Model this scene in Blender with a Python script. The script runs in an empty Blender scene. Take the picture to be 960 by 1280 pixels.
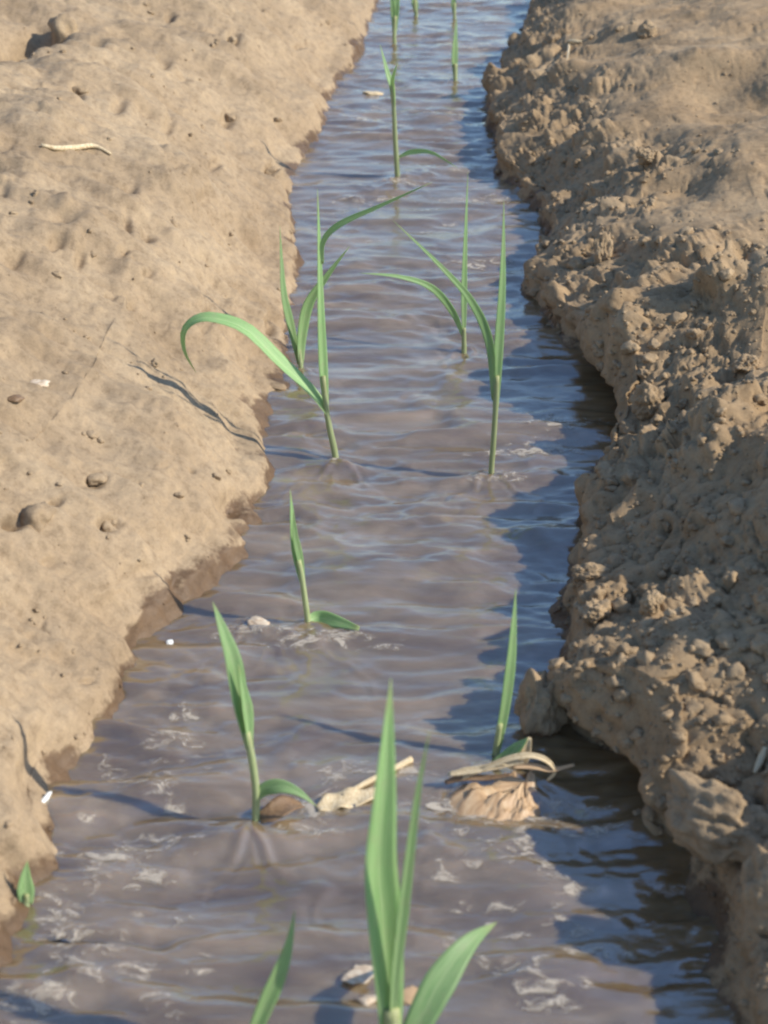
import bpy, math, random
import numpy as np
from mathutils import Vector
from mathutils.bvhtree import BVHTree

random.seed(7)
scene = bpy.context.scene
col = scene.collection

# ------------------------------------------------------------------ camera
F_PX = 1900.0                       # focal length in photograph pixels (960 x 1280)
PITCH = math.radians(27.5)
CAM_H = 1.2
cam_d = bpy.data.cameras.new("camera")
cam = bpy.data.objects.new("camera", cam_d)
col.objects.link(cam)
cam.location = (0, 0, CAM_H)
cam.rotation_euler = (math.pi / 2 - PITCH, 0, 0)
cam_d.sensor_fit = 'VERTICAL'
cam_d.sensor_height = 24.0
cam_d.lens = F_PX / 1280.0 * 24.0
cam_d.clip_start = 0.02
cam_d.clip_end = 1000
cam_d.dof.use_dof = True
cam_d.dof.focus_distance = 2.9
cam_d.dof.aperture_fstop = 4.0
scene.camera = cam
scene.render.resolution_x, scene.render.resolution_y = 768, 1024

# ------------------------------------------------------------------ sky and sun
SUN_EL = math.radians(36)
SUN_AZ = math.radians(103)          # clockwise from +Y: from the right, a little behind the camera
w = bpy.data.worlds.new("World")
scene.world = w
w.use_nodes = True
nt = w.node_tree
bg = nt.nodes["Background"]
sky = nt.nodes.new("ShaderNodeTexSky")
sky.sky_type = 'NISHITA'
sky.sun_disc = False
sky.sun_elevation = SUN_EL
sky.sun_rotation = SUN_AZ
sky.air_density = 1.0
sky.ozone_density = 4.0
sky.dust_density = 0.4
nt.links.new(sky.outputs[0], bg.inputs[0])
bg.inputs[1].default_value = 0.15
sun_d = bpy.data.lights.new("sun", 'SUN')
sun_d.energy = 3.6
sun_d.angle = math.radians(0.6)
sun_d.color = (1.0, 0.93, 0.82)
sun = bpy.data.objects.new("sun", sun_d)
col.objects.link(sun)
sdir = Vector((math.sin(SUN_AZ) * math.cos(SUN_EL), math.cos(SUN_AZ) * math.cos(SUN_EL), math.sin(SUN_EL)))
sun.rotation_euler = sdir.to_track_quat('Z', 'Y').to_euler()
sun.location = sdir * 20
scene.view_settings.view_transform = 'Standard'
scene.view_settings.look = 'None'
scene.view_settings.exposure = 0.55
scene.view_settings.gamma = 1.0
scene.render.engine = 'CYCLES'
scene.cycles.filter_width = 2.3
scene.cycles.max_bounces = 6

# ------------------------------------------------------------------ pixel <-> place helpers
CP, SP = math.cos(PITCH), math.sin(PITCH)


def ray(x, y):
    a, b = (x - 480) / F_PX, -(y - 640) / F_PX
    return Vector((a, CP + b * SP, -SP + b * CP))


def at_z(x, y, z=0.0):
    d = ray(x, y)
    return Vector((0, 0, CAM_H)) + d * ((z - CAM_H) / d.z)


def at_y(x, y, Y):
    d = ray(x, y)
    return Vector((0, 0, CAM_H)) + d * (Y / d.y)


def px_size(p):                      # metres covered by one photograph pixel at point p
    return (p.y * CP + (CAM_H - p.z) * SP) / F_PX


# ------------------------------------------------------------------ noise
def _hash(ix, iy, iz, seed):
    h = (ix.astype(np.int64) * 374761393 + iy.astype(np.int64) * 668265263 + iz.astype(np.int64) * 2147483647 + seed * 1274126177) & 0xFFFFFFFF
    h = ((h ^ (h >> 13)) * 1274126177) & 0xFFFFFFFF
    h = ((h ^ (h >> 16)) * 2246822519) & 0xFFFFFFFF
    return ((h ^ (h >> 15)) & 0xFFFFFF) / float(0xFFFFFF)


def vnoise(x, y, z, seed=0):
    x, y, z = np.broadcast_arrays(np.asarray(x, float), np.asarray(y, float), np.asarray(z, float))
    xi, yi, zi = np.floor(x), np.floor(y), np.floor(z)
    fx, fy, fz = x - xi, y - yi, z - zi
    ux, uy, uz = [f * f * f * (f * (f * 6 - 15) + 10) for f in (fx, fy, fz)]
    r = 0
    for a in (0, 1):
        for b in (0, 1):
            for c in (0, 1):
                wgt = (ux if a else 1 - ux) * (uy if b else 1 - uy) * (uz if c else 1 - uz)
                r = r + wgt * _hash(xi + a, yi + b, zi + c, seed)
    return r * 2 - 1


def fbm(x, y, z, seed=0, oct=4, gain=0.5):
    r, a = 0, 1.0
    for i in range(oct):
        r = r + a * vnoise(x + 3.1 * i, y + 1.7 * i, z, seed + i * 17)
        x, y, z, a = x * 2.03, y * 2.03, z * 2.03, a * gain
    return r


def worley(x, y, z, seed=0):
    """distance to nearest feature point and a random value of that cell"""
    xi, yi, zi = np.floor(x), np.floor(y), np.floor(z)
    best = np.full(x.shape, 9.0)
    cid = np.zeros(x.shape)
    for a in (-1, 0, 1):
        for b in (-1, 0, 1):
            for c in (-1, 0, 1):
                cx, cy, cz = xi + a, yi + b, zi + c
                px = cx + _hash(cx, cy, cz, seed)
                py = cy + _hash(cx, cy, cz, seed + 1)
                pz = cz + _hash(cx, cy, cz, seed + 2)
                d = (px - x) ** 2 + (py - y) ** 2 + (pz - z) ** 2
                m = d < best
                best = np.where(m, d, best)
                cid = np.where(m, _hash(cx, cy, cz, seed + 3), cid)
    return np.sqrt(best), cid


def broken(x, y, z, seed, share, r=0.55):
    """angular clods, 0..1: rounded cells cut by a random plane each; only a share of the cells carries one"""
    xi, yi, zi = np.floor(x), np.floor(y), np.floor(z)
    best = np.full(x.shape, 9.0)
    cid = np.zeros(x.shape)
    pl = np.zeros(x.shape)
    for a in (-1, 0, 1):
        for b in (-1, 0, 1):
            for c in (-1, 0, 1):
                cx, cy, cz = xi + a, yi + b, zi + c
                h0, h1, h2 = [_hash(cx, cy, cz, seed + q) for q in range(3)]
                vx, vy, vz = x - cx - h0, y - cy - h1, z - cz - h2
                d = vx * vx + vy * vy + vz * vz
                m = d < best
                best = np.where(m, d, best)
                h3 = _hash(cx, cy, cz, seed + 3)
                cid = np.where(m, h3, cid)
                g0, g1 = _hash(cx, cy, cz, seed + 5) - 0.5, _hash(cx, cy, cz, seed + 6) - 0.5
                pl = np.where(m, 0.32 + 0.25 * h1 + 2.0 * (g0 * vx + g1 * vy), pl)
    F = np.sqrt(best)
    dome = np.clip((r - F) / r, 0, 1) ** 0.6
    return np.where(cid > 1 - share, np.clip(np.minimum(dome, pl * 1.3), 0, 1) * (0.6 + 0.5 * cid), 0)


def sstep(a, b, x):
    t = np.clip((x - a) / (b - a), 0, 1)
    return t * t * (3 - 2 * t)


# ------------------------------------------------------------------ materials
def new_mat(name):
    m = bpy.data.materials.new(name)
    m.use_nodes = True
    n = m.node_tree
    return m, n, n.nodes["Principled BSDF"]


def ramp(n, stops, fac):
    r = n.nodes.new("ShaderNodeValToRGB")
    els = r.color_ramp.elements
    while len(els) < len(stops):
        els.new(0.5)
    for e, (p, c) in zip(els, stops):
        e.position = p
        e.color = (*c, 1) if len(c) == 3 else c
    n.links.new(fac, r.inputs[0])
    return r


def noise_node(n, scale, detail=6, rough=0.6, vec=None, dist=0.0):
    t = n.nodes.new("ShaderNodeTexNoise")
    t.inputs["Scale"].default_value = scale
    t.inputs["Detail"].default_value = detail
    t.inputs["Roughness"].default_value = rough
    t.inputs["Distortion"].default_value = dist
    if vec is not None:
        n.links.new(vec, t.inputs["Vector"])
    return t


def math_node(n, op, a, b=None, clamp=False):
    m = n.nodes.new("ShaderNodeMath")
    m.operation = op
    m.use_clamp = clamp
    for i, v in enumerate((a, b)):
        if v is None:
            continue
        if isinstance(v, (int, float)):
            m.inputs[i].default_value = v
        else:
            n.links.new(v, m.inputs[i])
    return m.outputs[0]


def mix_rgb(n, fac, a, b, mode='MIX'):
    m = n.nodes.new("ShaderNodeMix")
    m.data_type = 'RGBA'
    m.blend_type = mode
    for s, v in ((0, fac), (6, a), (7, b)):
        if isinstance(v, (int, float)):
            m.inputs[s].default_value = v
        elif isinstance(v, tuple):
            m.inputs[s].default_value = (*v, 1)
        else:
            n.links.new(v, m.inputs[s])
    return m.outputs[2]


def soil_material(name, dark, mid, pale, wet_h=0.035, bump=0.5):
    m, n, b = new_mat(name)
    geo = n.nodes.new("ShaderNodeNewGeometry")
    pos = geo.outputs["Position"]
    big = noise_node(n, 4.0, 5, 0.6, pos)
    fine = noise_node(n, 55.0, 6, 0.65, pos)
    grain = noise_node(n, 260.0, 4, 0.7, pos)
    c1 = ramp(n, [(0.3, dark), (0.5, mid), (0.7, pale)], big.outputs[0])
    c2 = ramp(n, [(0.3, (0.72, 0.70, 0.68)), (0.5, (1, 1, 1)), (0.72, (1.16, 1.14, 1.1))], fine.outputs[0])
    c3 = ramp(n, [(0.3, (0.86, 0.85, 0.84)), (0.7, (1.1, 1.1, 1.1))], grain.outputs[0])
    cc = mix_rgb(n, 1.0, mix_rgb(n, 1.0, c1.outputs[0], c2.outputs[0], 'MULTIPLY'), c3.outputs[0], 'MULTIPLY')
    # wet soil by the waterline, its upper limit ragged
    sep = n.nodes.new("ShaderNodeSeparateXYZ")
    n.links.new(pos, sep.inputs[0])
    wn = noise_node(n, 5.0, 6, 0.65, pos)
    lim = math_node(n, 'ADD', math_node(n, 'MULTIPLY', math_node(n, 'SUBTRACT', wn.outputs[0], 0.47), wet_h * 9.0), wet_h * 0.5)
    wet = math_node(n, 'MULTIPLY', math_node(n, 'SUBTRACT', lim, sep.outputs[2]), 1 / 0.012, clamp=True)
    wetc = mix_rgb(n, 1.0, cc, (0.40, 0.34, 0.30), 'MULTIPLY')
    n.links.new(mix_rgb(n, wet, cc, wetc), b.inputs["Base Color"])
    n.links.new(math_node(n, 'SUBTRACT', 0.95, math_node(n, 'MULTIPLY', wet, 0.45)), b.inputs["Roughness"])
    b.inputs["Specular IOR Level"].default_value = 0.25
    bp = n.nodes.new("ShaderNodeBump")
    bp.inputs["Strength"].default_value = bump
    bp.inputs["Distance"].default_value = 0.004
    h = math_node(n, 'ADD', fine.outputs[0], math_node(n, 'MULTIPLY', grain.outputs[0], 0.35))
    n.links.new(h, bp.inputs["Height"])
    n.links.new(bp.outputs[0], b.inputs["Normal"])
    return m


M = {}
M['soil_left'] = soil_material('dry_sandy_soil', (0.265, 0.192, 0.117), (0.335, 0.247, 0.153), (0.395, 0.297, 0.187), 0.024, 0.55)
M['soil_right'] = soil_material('crumbly_soil', (0.275, 0.188, 0.102), (0.34, 0.237, 0.133), (0.40, 0.288, 0.168), 0.03, 0.6)
M['clod'] = soil_material('soil_clod', (0.30, 0.213, 0.124), (0.36, 0.261, 0.155), (0.42, 0.312, 0.19), 0.02, 0.8)


def water_material():
    m, n, b = new_mat('muddy_water')
    geo = n.nodes.new("ShaderNodeNewGeometry")
    pos = geo.outputs["Position"]
    mp = n.nodes.new("ShaderNodeMapping")
    mp.inputs["Scale"].default_value = (0.55, 1.6, 1)
    n.links.new(pos, mp.inputs[0])
    a = noise_node(n, 9.0, 4, 0.55, mp.outputs[0], 0.6)
    c = ramp(n, [(0.3, (0.15, 0.098, 0.048)), (0.5, (0.22, 0.156, 0.083)), (0.72, (0.32, 0.235, 0.138))], a.outputs[0])
    n.links.new(c.outputs[0], b.inputs["Base Color"])
    b.inputs["Roughness"].default_value = 0.04
    b.inputs["IOR"].default_value = 2.7
    b.inputs["Subsurface Weight"].default_value = 1.0
    b.inputs["Subsurface Radius"].default_value = (1.0, 0.7, 0.5)
    b.inputs["Subsurface Scale"].default_value = 0.028
    f = noise_node(n, 85.0, 4, 0.6, mp.outputs[0], 0.4)
    bp = n.nodes.new("ShaderNodeBump")
    bp.inputs["Strength"].default_value = 0.4
    bp.inputs["Distance"].default_value = 0.002
    n.links.new(f.outputs[0], bp.inputs["Height"])
    n.links.new(bp.outputs[0], b.inputs["Normal"])
    return m


M['water'] = water_material()


def leaf_material(name, base, vein, edge, trans=0.35):
    m, n, b = new_mat(name)
    uv = n.nodes.new("ShaderNodeUVMap")
    sep = n.nodes.new("ShaderNodeSeparateXYZ")
    n.links.new(uv.outputs[0], sep.inputs[0])
    info = n.nodes.new("ShaderNodeObjectInfo")
    u, v = sep.outputs[0], sep.outputs[1]
    wv = math_node(n, 'SINE', math_node(n, 'MULTIPLY', u, 62.0))
    mp = n.nodes.new("ShaderNodeMapping")
    mp.inputs["Scale"].default_value = (14, 3, 1)
    n.links.new(uv.outputs[0], mp.inputs[0])
    nz = noise_node(n, 2.0, 4, 0.6, mp.outputs[0])
    st = math_node(n, 'ADD', math_node(n, 'MULTIPLY', wv, 0.2), nz.outputs[0])
    c = ramp(n, [(0.25, edge), (0.5, base), (0.78, vein)], st)
    mid = math_node(n, 'ABSOLUTE', math_node(n, 'SUBTRACT', u, 0.5))
    midm = math_node(n, 'SUBTRACT', 1.0, math_node(n, 'MULTIPLY', mid, 16.0), clamp=True)
    c = mix_rgb(n, math_node(n, 'MULTIPLY', midm, 0.55), c.outputs[0], vein)
    # pale yellowish towards the base
    lowm = math_node(n, 'SUBTRACT', 1.0, math_node(n, 'MULTIPLY', v, 5.0), clamp=True)
    c = mix_rgb(n, math_node(n, 'MULTIPLY', lowm, 0.6), c, vein)
    geo = n.nodes.new("ShaderNodeNewGeometry")
    spot = noise_node(n, 70.0, 5, 0.7, geo.outputs["Position"])
    tipm = math_node(n, 'MULTIPLY', math_node(n, 'SUBTRACT', v, 0.86), 6.0, clamp=True)
    c = mix_rgb(n, math_node(n, 'MULTIPLY', tipm, 0.55), c, (0.50, 0.46, 0.20))
    dust = math_node(n, 'MULTIPLY', math_node(n, 'SUBTRACT', spot.outputs[0], 0.52), 5.0, clamp=True)
    c = mix_rgb(n, math_node(n, 'MULTIPLY', dust, 0.35), c, (0.44, 0.42, 0.27))
    hs = n.nodes.new("ShaderNodeHueSaturation")
    n.links.new(math_node(n, 'ADD', 0.85, math_node(n, 'MULTIPLY', info.outputs["Random"], 0.3)), hs.inputs["Value"])
    n.links.new(c, hs.inputs["Color"])
    n.links.new(hs.outputs[0], b.inputs["Base Color"])
    b.inputs["Roughness"].default_value = 0.5
    b.inputs["Specular IOR Level"].default_value = 0.3
    tr = n.nodes.new("ShaderNodeBsdfTranslucent")
    n.links.new(mix_rgb(n, 1.0, hs.outputs[0], (1.2, 1.15, 0.6), 'MULTIPLY'), tr.inputs["Color"])
    mx = n.nodes.new("ShaderNodeMixShader")
    mx.inputs[0].default_value = trans
    out = n.nodes["Material Output"]
    n.links.new(b.outputs[0], mx.inputs[1])
    n.links.new(tr.outputs[0], mx.inputs[2])
    n.links.new(mx.outputs[0], out.inputs[0])
    return m


M['leaf'] = leaf_material('green_leaf', (0.33, 0.52, 0.22), (0.50, 0.63, 0.34), (0.22, 0.40, 0.15), 0.4)
M['stem'] = leaf_material('pale_stem', (0.36, 0.44, 0.20), (0.50, 0.52, 0.30), (0.26, 0.33, 0.14), 0.2)


def dry_material(name, dark, mid, pale, scale=(30, 4, 4), rough=0.7, use_uv=False):
    m, n, b = new_mat(name)
    tc = n.nodes.new("ShaderNodeTexCoord")
    mp = n.nodes.new("ShaderNodeMapping")
    mp.inputs["Scale"].default_value = scale
    n.links.new(tc.outputs["UV" if use_uv else "Generated"], mp.inputs[0])
    nz = noise_node(n, 1.5, 6, 0.65, mp.outputs[0])
    c = ramp(n, [(0.3, dark), (0.5, mid), (0.7, pale)], nz.outputs[0])
    n.links.new(c.outputs[0], b.inputs["Base Color"])
    b.inputs["Roughness"].default_value = rough
    bp = n.nodes.new("ShaderNodeBump")
    bp.inputs["Strength"].default_value = 0.4
    bp.inputs["Distance"].default_value = 0.002
    n.links.new(nz.outputs[0], bp.inputs["Height"])
    n.links.new(bp.outputs[0], b.inputs["Normal"])
    return m


M['straw'] = dry_material('dry_straw', (0.42, 0.30, 0.16), (0.60, 0.47, 0.28), (0.74, 0.63, 0.42))
M['husk'] = dry_material('wet_husk', (0.34, 0.20, 0.10), (0.50, 0.33, 0.18), (0.62, 0.46, 0.28), (34, 2.5, 1), 0.45, True)
M['brown_leaf'] = dry_material('brown_dead_leaf', (0.13, 0.075, 0.035), (0.20, 0.12, 0.06), (0.28, 0.18, 0.09), (8, 8, 3), 0.45)
M['pale_chip'] = dry_material('pale_chip', (0.32, 0.20, 0.12), (0.58, 0.46, 0.32), (0.72, 0.63, 0.49), (3, 3, 3), 0.5)
M['white_petal'] = dry_material('white_petal', (0.66, 0.66, 0.58), (0.76, 0.76, 0.70), (0.82, 0.82, 0.78), (3, 3, 3), 0.5)
M['violet_petal'] = dry_material('violet_petal', (0.22, 0.14, 0.46), (0.30, 0.20, 0.60), (0.40, 0.30, 0.70), (3, 3, 3), 0.5)


def foam_glint_material():
    m, n, b = new_mat('foam')
    geo = n.nodes.new("ShaderNodeNewGeometry")
    at = n.nodes.new("ShaderNodeAttribute")
    at.attribute_name = "cover"
    mp = n.nodes.new("ShaderNodeMapping")
    mp.inputs["Scale"].default_value = (0.6, 1.0, 1)
    n.links.new(geo.outputs["Position"], mp.inputs[0])
    nz = noise_node(n, 52, 7, 0.75, mp.outputs[0], 0.9)
    a = math_node(n, 'ADD', math_node(n, 'MULTIPLY', math_node(n, 'SUBTRACT', nz.outputs[0], 0.53), 5.5), at.outputs["Fac"])
    a = math_node(n, 'MULTIPLY', math_node(n, 'SUBTRACT', a, 0.4), 1.5, clamp=True)
    b.inputs["Base Color"].default_value = (0.56, 0.49, 0.39, 1)  # cream of the foam, also used for painted-in sky glints
    b.inputs["Roughness"].default_value = 0.6
    n.links.new(math_node(n, 'MULTIPLY', a, 0.72), b.inputs["Alpha"])
    return m


M['foam'] = foam_glint_material()

# ------------------------------------------------------------------ object helpers


def mesh_obj(name, verts, faces, mat, parent=None, smooth=True, uvs=None):
    me = bpy.data.meshes.new(name)
    me.from_pydata([tuple(v) for v in verts], [], faces)
    if smooth:
        me.polygons.foreach_set("use_smooth", [True] * len(me.polygons))
    me.materials.append(mat)
    if uvs is not None:
        uvl = me.uv_layers.new(name="UVMap")
        for lp in me.loops:
            uvl.data[lp.index].uv = uvs[lp.vertex_index]
    o = bpy.data.objects.new(name, me)
    col.objects.link(o)
    if parent:
        o.parent = parent
    return o


def grid_obj(name, P, mat):
    """P: rows x cols x 3 array to a smooth quad sheet, built fast"""
    R, C = P.shape[:2]
    me = bpy.data.meshes.new(name)
    idx = np.arange(R * C).reshape(R, C)
    q = np.stack([idx[:-1, :-1], idx[:-1, 1:], idx[1:, 1:], idx[1:, :-1]], -1).reshape(-1, 4)
    nf = len(q)
    me.vertices.add(R * C)
    me.vertices.foreach_set("co", P.reshape(-1).astype(np.float32))
    me.loops.add(nf * 4)
    me.loops.foreach_set("vertex_index", q.reshape(-1).astype(np.int32))
    me.polygons.add(nf)
    me.polygons.foreach_set("loop_start", (np.arange(nf) * 4).astype(np.int32))
    me.polygons.foreach_set("use_smooth", np.ones(nf, bool))
    me.update(calc_edges=True)
    me.materials.append(mat)
    o = bpy.data.objects.new(name, me)
    col.objects.link(o)
    return o


def tag(o, label, cat, group=None):
    o["label"] = label
    o["category"] = cat
    if group:
        o["group"] = group
    return o


def empty(name, loc):
    o = bpy.data.objects.new(name, None)
    o.location = loc
    o.empty_display_size = 0.02
    col.objects.link(o)
    return o


# ------------------------------------------------------------------ furrow outline (waterlines traced in the photograph, on the water plane z = 0)
LEFT_PX = [(500, -60), (470, 5), (452, 70), (412, 118), (404, 160), (378, 200), (364, 240), (368, 290), (374, 340), (356, 400), (352, 470),
           (332, 540), (346, 590), (325, 628), (300, 690), (245, 748), (168, 808), (152, 865), (100, 930), (84, 975), (56, 1030), (64, 1078),
           (38, 1125), (10, 1200), (-30, 1290), (-70, 1360)]
RIGHT_PX = [(700, -60), (668, 0), (652, 45), (624, 85), (612, 135), (618, 175), (630, 215), (655, 255), (682, 290), (668, 325), (654, 372),
            (712, 425), (792, 488), (806, 522), (768, 560), (748, 590), (744, 625), (724, 670), (718, 725), (710, 785), (704, 840), (700, 900),
            (785, 945), (830, 985), (832, 1030), (872, 1085), (898, 1140), (910, 1200), (945, 1290), (975, 1360)]
YS = np.concatenate([np.linspace(-4, 0.85, 14)[:-1], 0.85 * (9.5 / 0.85) ** np.linspace(0, 1, 800), np.geomspace(9.8, 220, 34)])


def edge_line(pts, rough, seed):
    w_ = np.array([at_z(x, y)[:2] for x, y in pts])
    o = np.argsort(w_[:, 1])
    w_ = w_[o]
    ys = np.concatenate([[-4], w_[:, 1], [w_[-1, 1] + 6, 240]])
    xs = np.concatenate([[w_[0, 0]], w_[:, 0], [w_[-1, 0] + 0.3, w_[-1, 0] + 0.4]])
    fy = np.linspace(-4, 240, 40000)
    fx = np.interp(fy, ys, xs)
    k = np.exp(-0.5 * (np.arange(-12, 13) / 2.0) ** 2)
    fx = np.convolve(np.pad(fx, 12, mode='edge'), k / k.sum(), 'valid')
    return lambda Y: np.interp(Y, fy, fx) + rough * fbm(Y * 9, 0 * Y + seed, 0 * Y, seed, 4, 0.6)


def smooth_line(f, width):
    fy = np.linspace(-4, 240, 12000)
    v = f(fy)
    n_ = int(width / (fy[1] - fy[0]))
    k = np.exp(-0.5 * (np.linspace(-2.5, 2.5, 2 * n_ + 1)) ** 2)
    v = np.convolve(np.pad(v, n_, mode='edge'), k / k.sum(), 'valid')
    return lambda Y: np.interp(Y, fy, v)


edge_l, edge_r = edge_line(LEFT_PX, 0.010, 3), edge_line(RIGHT_PX, 0.014, 8)
crest_l, crest_r = smooth_line(edge_l, 0.5), smooth_line(edge_r, 0.5)
NB, ND, NF = 18, 400, 16


def columns(Y, side):
    reach = (0.45 if side < 0 else 0.42) + (0.27 if side < 0 else 0.21) * np.clip(Y, 0.3, 9)
    t = np.linspace(0, 1, ND)
    dense = reach[:, None] * (0.35 * t + 0.65 * t ** 1.7)[None, :]
    bed = np.linspace(-0.16, -0.004, NB)[None, :].repeat(len(Y), 0)
    far = dense[:, -1:] + np.geomspace(0.06, 220, NF)[None, :]
    return np.concatenate([bed, dense, far], 1)


HOLLOWS = [(40, 42, 30, 13, .28), (10, 55, 24, 9, .2), (97, 113, 9, 9, .03), (205, 78, 9, 9, .03), (228, 95, 12, 7, .015), (148, 133, 9, 7, .02), (82, 284, 18, 8, .02), (68, 310, 10, 6, .015),
           (182, 300, 8, 8, .025), (20, 322, 10, 6, .015), (262, 398, 10, 7, .03), (338, 408, 8, 14, .04), (125, 595, 12, 10, .02), (132, 658, 14, 9, .02),
           (22, 652, 11, 9, .03), (288, 145, 8, 9, .03), (340, 212, 8, 7, .03), (290, 52, 8, 7, .03), (122, 60, 10, 6, .02), (105, 82, 10, 6, .015),
           (60, 960, 34, 40, .045), (222, 735, 8, 16, .02), (210, 155, 6, 14, .015), (195, 190, 6, 12, .012), (248, 255, 9, 7, .02), (155, 290, 6, 14, .02), (60, 705, 12, 7, .012), (180, 715, 16, 8, .012), (300, 630, 24, 16, .03)]
_r = random.Random(12)
HOLLOWS += [(_r.uniform(0, 420), _r.uniform(0, 900), _r.uniform(4, 9), _r.uniform(3, 8), _r.uniform(.008, .026)) for _ in range(24)]
BAYS = [(at_z(750, 490).y, 0.24, 0.12), (at_z(790, 960).y, 0.11, 0.10), (at_z(620, 190).y, 0.3, 0.04)]


def build_bank(side):
    Y = YS
    s = columns(Y, side)
    YY = Y[:, None].repeat(s.shape[1], 1)
    e = (edge_l if side < 0 else edge_r)(Y)[:, None]
    c = (crest_l if side < 0 else crest_r)(Y)[:, None]
    sp = np.clip(s, 0, None)
    wgt = np.exp(-(sp / 0.22) ** 1.5)
    X = e * wgt + c * (1 - wgt) + side * s
    low = np.where(s < 0, np.maximum(s * 1.1, -0.13), 0)
    n1 = fbm(X * 1.4, YY * 1.4, 0 * X + 5, 21, 3)
    if side < 0:
        lip = 0.010 + 0.014 * fbm(YY * 4, 0 * X, 0 * X, 31, 3)
        lip = np.clip(lip, 0.0, 0.03)
        z = lip * sstep(0, 0.02, sp) + 0.80 * np.minimum(sp, 0.28) + 0.50 * np.clip(sp - 0.28, 0, 0.25) + 0.24 * np.clip(sp - 0.53, 0, 0.6) + 0.05 * np.clip(sp - 1.13, 0, 1.5)
        z = z + 0.035 * n1 * sstep(0.05, 0.5, sp)
    else:
        lip = 0.045 + 0.02 * fbm(YY * 2.3, 0 * X, 0 * X, 37, 3)
        for by, bw, bh in BAYS:
            lip = lip + bh * np.exp(-((YY - by) / bw) ** 2)
        lip = np.clip(lip, 0.015, 0.2)
        face = sstep(-0.004, 0.03, sp) ** 0.7
        z = lip * face + 0.62 * np.minimum(sp, 0.25) + 0.24 * np.clip(sp - 0.25, 0, 0.24) + 0.04 * np.clip(sp - 0.49, 0, 1.5)
        z = z + 0.05 * n1 * sstep(0.03, 0.4, sp)
    z = z + low
    P = np.stack([X, YY, z], -1)
    # displacement along the normal, so lumps may overhang
    dr = np.gradient(P, axis=0)
    dc = np.gradient(P, axis=1)
    N = np.cross(dc, dr) * (1 if side > 0 else -1)
    N /= np.linalg.norm(N, axis=-1, keepdims=True) + 1e-12
    D = slice(NB - 4, NB + ND)
    x, y, zz, ss = X[:, D], YY[:, D], z[:, D], sp[:, D]
    fade = 1 - sstep(0.9, 1.0, np.linspace(0, 1, ss.shape[1]))[None, :]
    # where each point stands in the photograph's frame, to place single hollows and lumps seen there
    dep = np.maximum(y * CP + (CAM_H - zz) * SP, 0.2)
    qx = 480 + F_PX * x / dep
    qy = 640 - F_PX * (y * SP - (CAM_H - zz) * CP) / dep
    if side < 0:
        near = sstep(0.0, 0.07, ss)
        d = 0.030 * fbm(x * 4, y * 4, zz * 4, 41, 4, 0.5) * near
        # rills running down the slope
        d += 0.011 * fbm(x * 6 + y * 3, y * 24 + x * 5, zz * 4, 47, 3, 0.55)
        d += 0.0024 * fbm(x * 38, y * 38, zz * 38, 43, 4, 0.65)
        msk = sstep(-0.5, 0.4, fbm(x * 2.3, y * 2.3, zz, 53, 2))
        wx, wz = 0.5 * fbm(x * 14, y * 14, zz * 14, 6, 2), 0.5 * fbm(x * 14, y * 14, zz * 14, 7, 2)
        F, cid = worley(x * 8 + wx, y * 17 + wz, zz * 8, 60)
        d += msk * near * 0.016 * np.where(cid > 0.55, np.clip(0.55 - F, 0, 1) * 1.8, 0) ** 0.7
        F, cid = worley(x * 24 + wx, y * 34 + wz, zz * 24, 66)
        d += msk * 0.008 * np.where(cid > 0.7, np.clip(0.55 - F, 0, 1) * 1.8, 0)
        for hx, hy, rx, ry, dp in HOLLOWS:
            rr = ((qx - hx) / rx) ** 2 + ((qy - hy) / ry) ** 2 + 0.5 * wx
            d -= dp * np.exp(-np.clip(rr, 0, 20) ** 1.5)
        d *= 0.3 + 0.7 * sstep(0, 0.05, ss)
    else:
        rough = (0.22 + 0.78 * (1 - sstep(0.18, 0.42, ss + 0.14 * fbm(x * 3, y * 3, zz, 71, 3))))
        d = 0.024 * fbm(x * 4, y * 4, zz * 4, 72, 3, 0.5) + 0.009 * rough * fbm(x * 15, y * 15, zz * 15, 73, 4, 0.55)
        wx = 0.4 * vnoise(x * 20, y * 20, zz * 20, 5) + 0.2 * vnoise(x * 45, y * 45, zz * 45, 6)
        patch = sstep(-0.35, 0.35, fbm(x * 5, y * 5, zz * 5, 75, 2))
        d += rough * (0.050 * broken(x * 6 + wx * .5, y * 6 + wx * .5, zz * 6, 80, 0.30, 0.5) - 0.006)
        d += rough * (0.034 * broken(x * 11 + wx * .6, y * 11, zz * 11 + wx * .6, 184, 0.34) - 0.004)
        d += rough * (0.3 + 0.7 * patch) * 0.018 * broken(x * 24 + wx * .5, y * 24, zz * 24, 288, 0.36)
        d += rough * patch * 0.007 * broken(x * 55, y * 55, zz * 55, 388, 0.4)
        cr = 1 - np.abs(fbm(x * 13, y * 13, zz * 13, 77, 3, 0.6))
        d -= 0.013 * rough * np.clip(cr, 0, 1) ** 6
        d += 0.005 * rough * patch * fbm(x * 60, y * 60, zz * 60, 90, 3, 0.6)
        d *= 0.35 + 0.65 * sstep(0, 0.04, ss)
    P[:, D] += N[:, D] * (d * fade)[..., None]
    if side > 0:                                    # the lip overhangs the water, most of all round the bays
        bw_ = np.zeros_like(YY)
        for by, bw, bh in BAYS:
            bw_ = bw_ + np.exp(-((YY - by) / bw) ** 2) * bh / 0.11
        hang = sstep(0.02, 0.06, P[..., 2]) * np.exp(-(sp / 0.07) ** 2)
        P[..., 0] -= (0.012 + 0.06 * bw_) * hang
        P[..., 1] -= 0.03 * bw_ * hang
    if side > 0:
        P = P[:, ::-1]
    o = grid_obj("bank_left" if side < 0 else "bank_right", P[:, ::-1] if side > 0 else P, M['soil_left'] if side < 0 else M['soil_right'])
    me = o.data
    if side < 0:
        me.flip_normals()
    o["kind"] = "structure"
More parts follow.
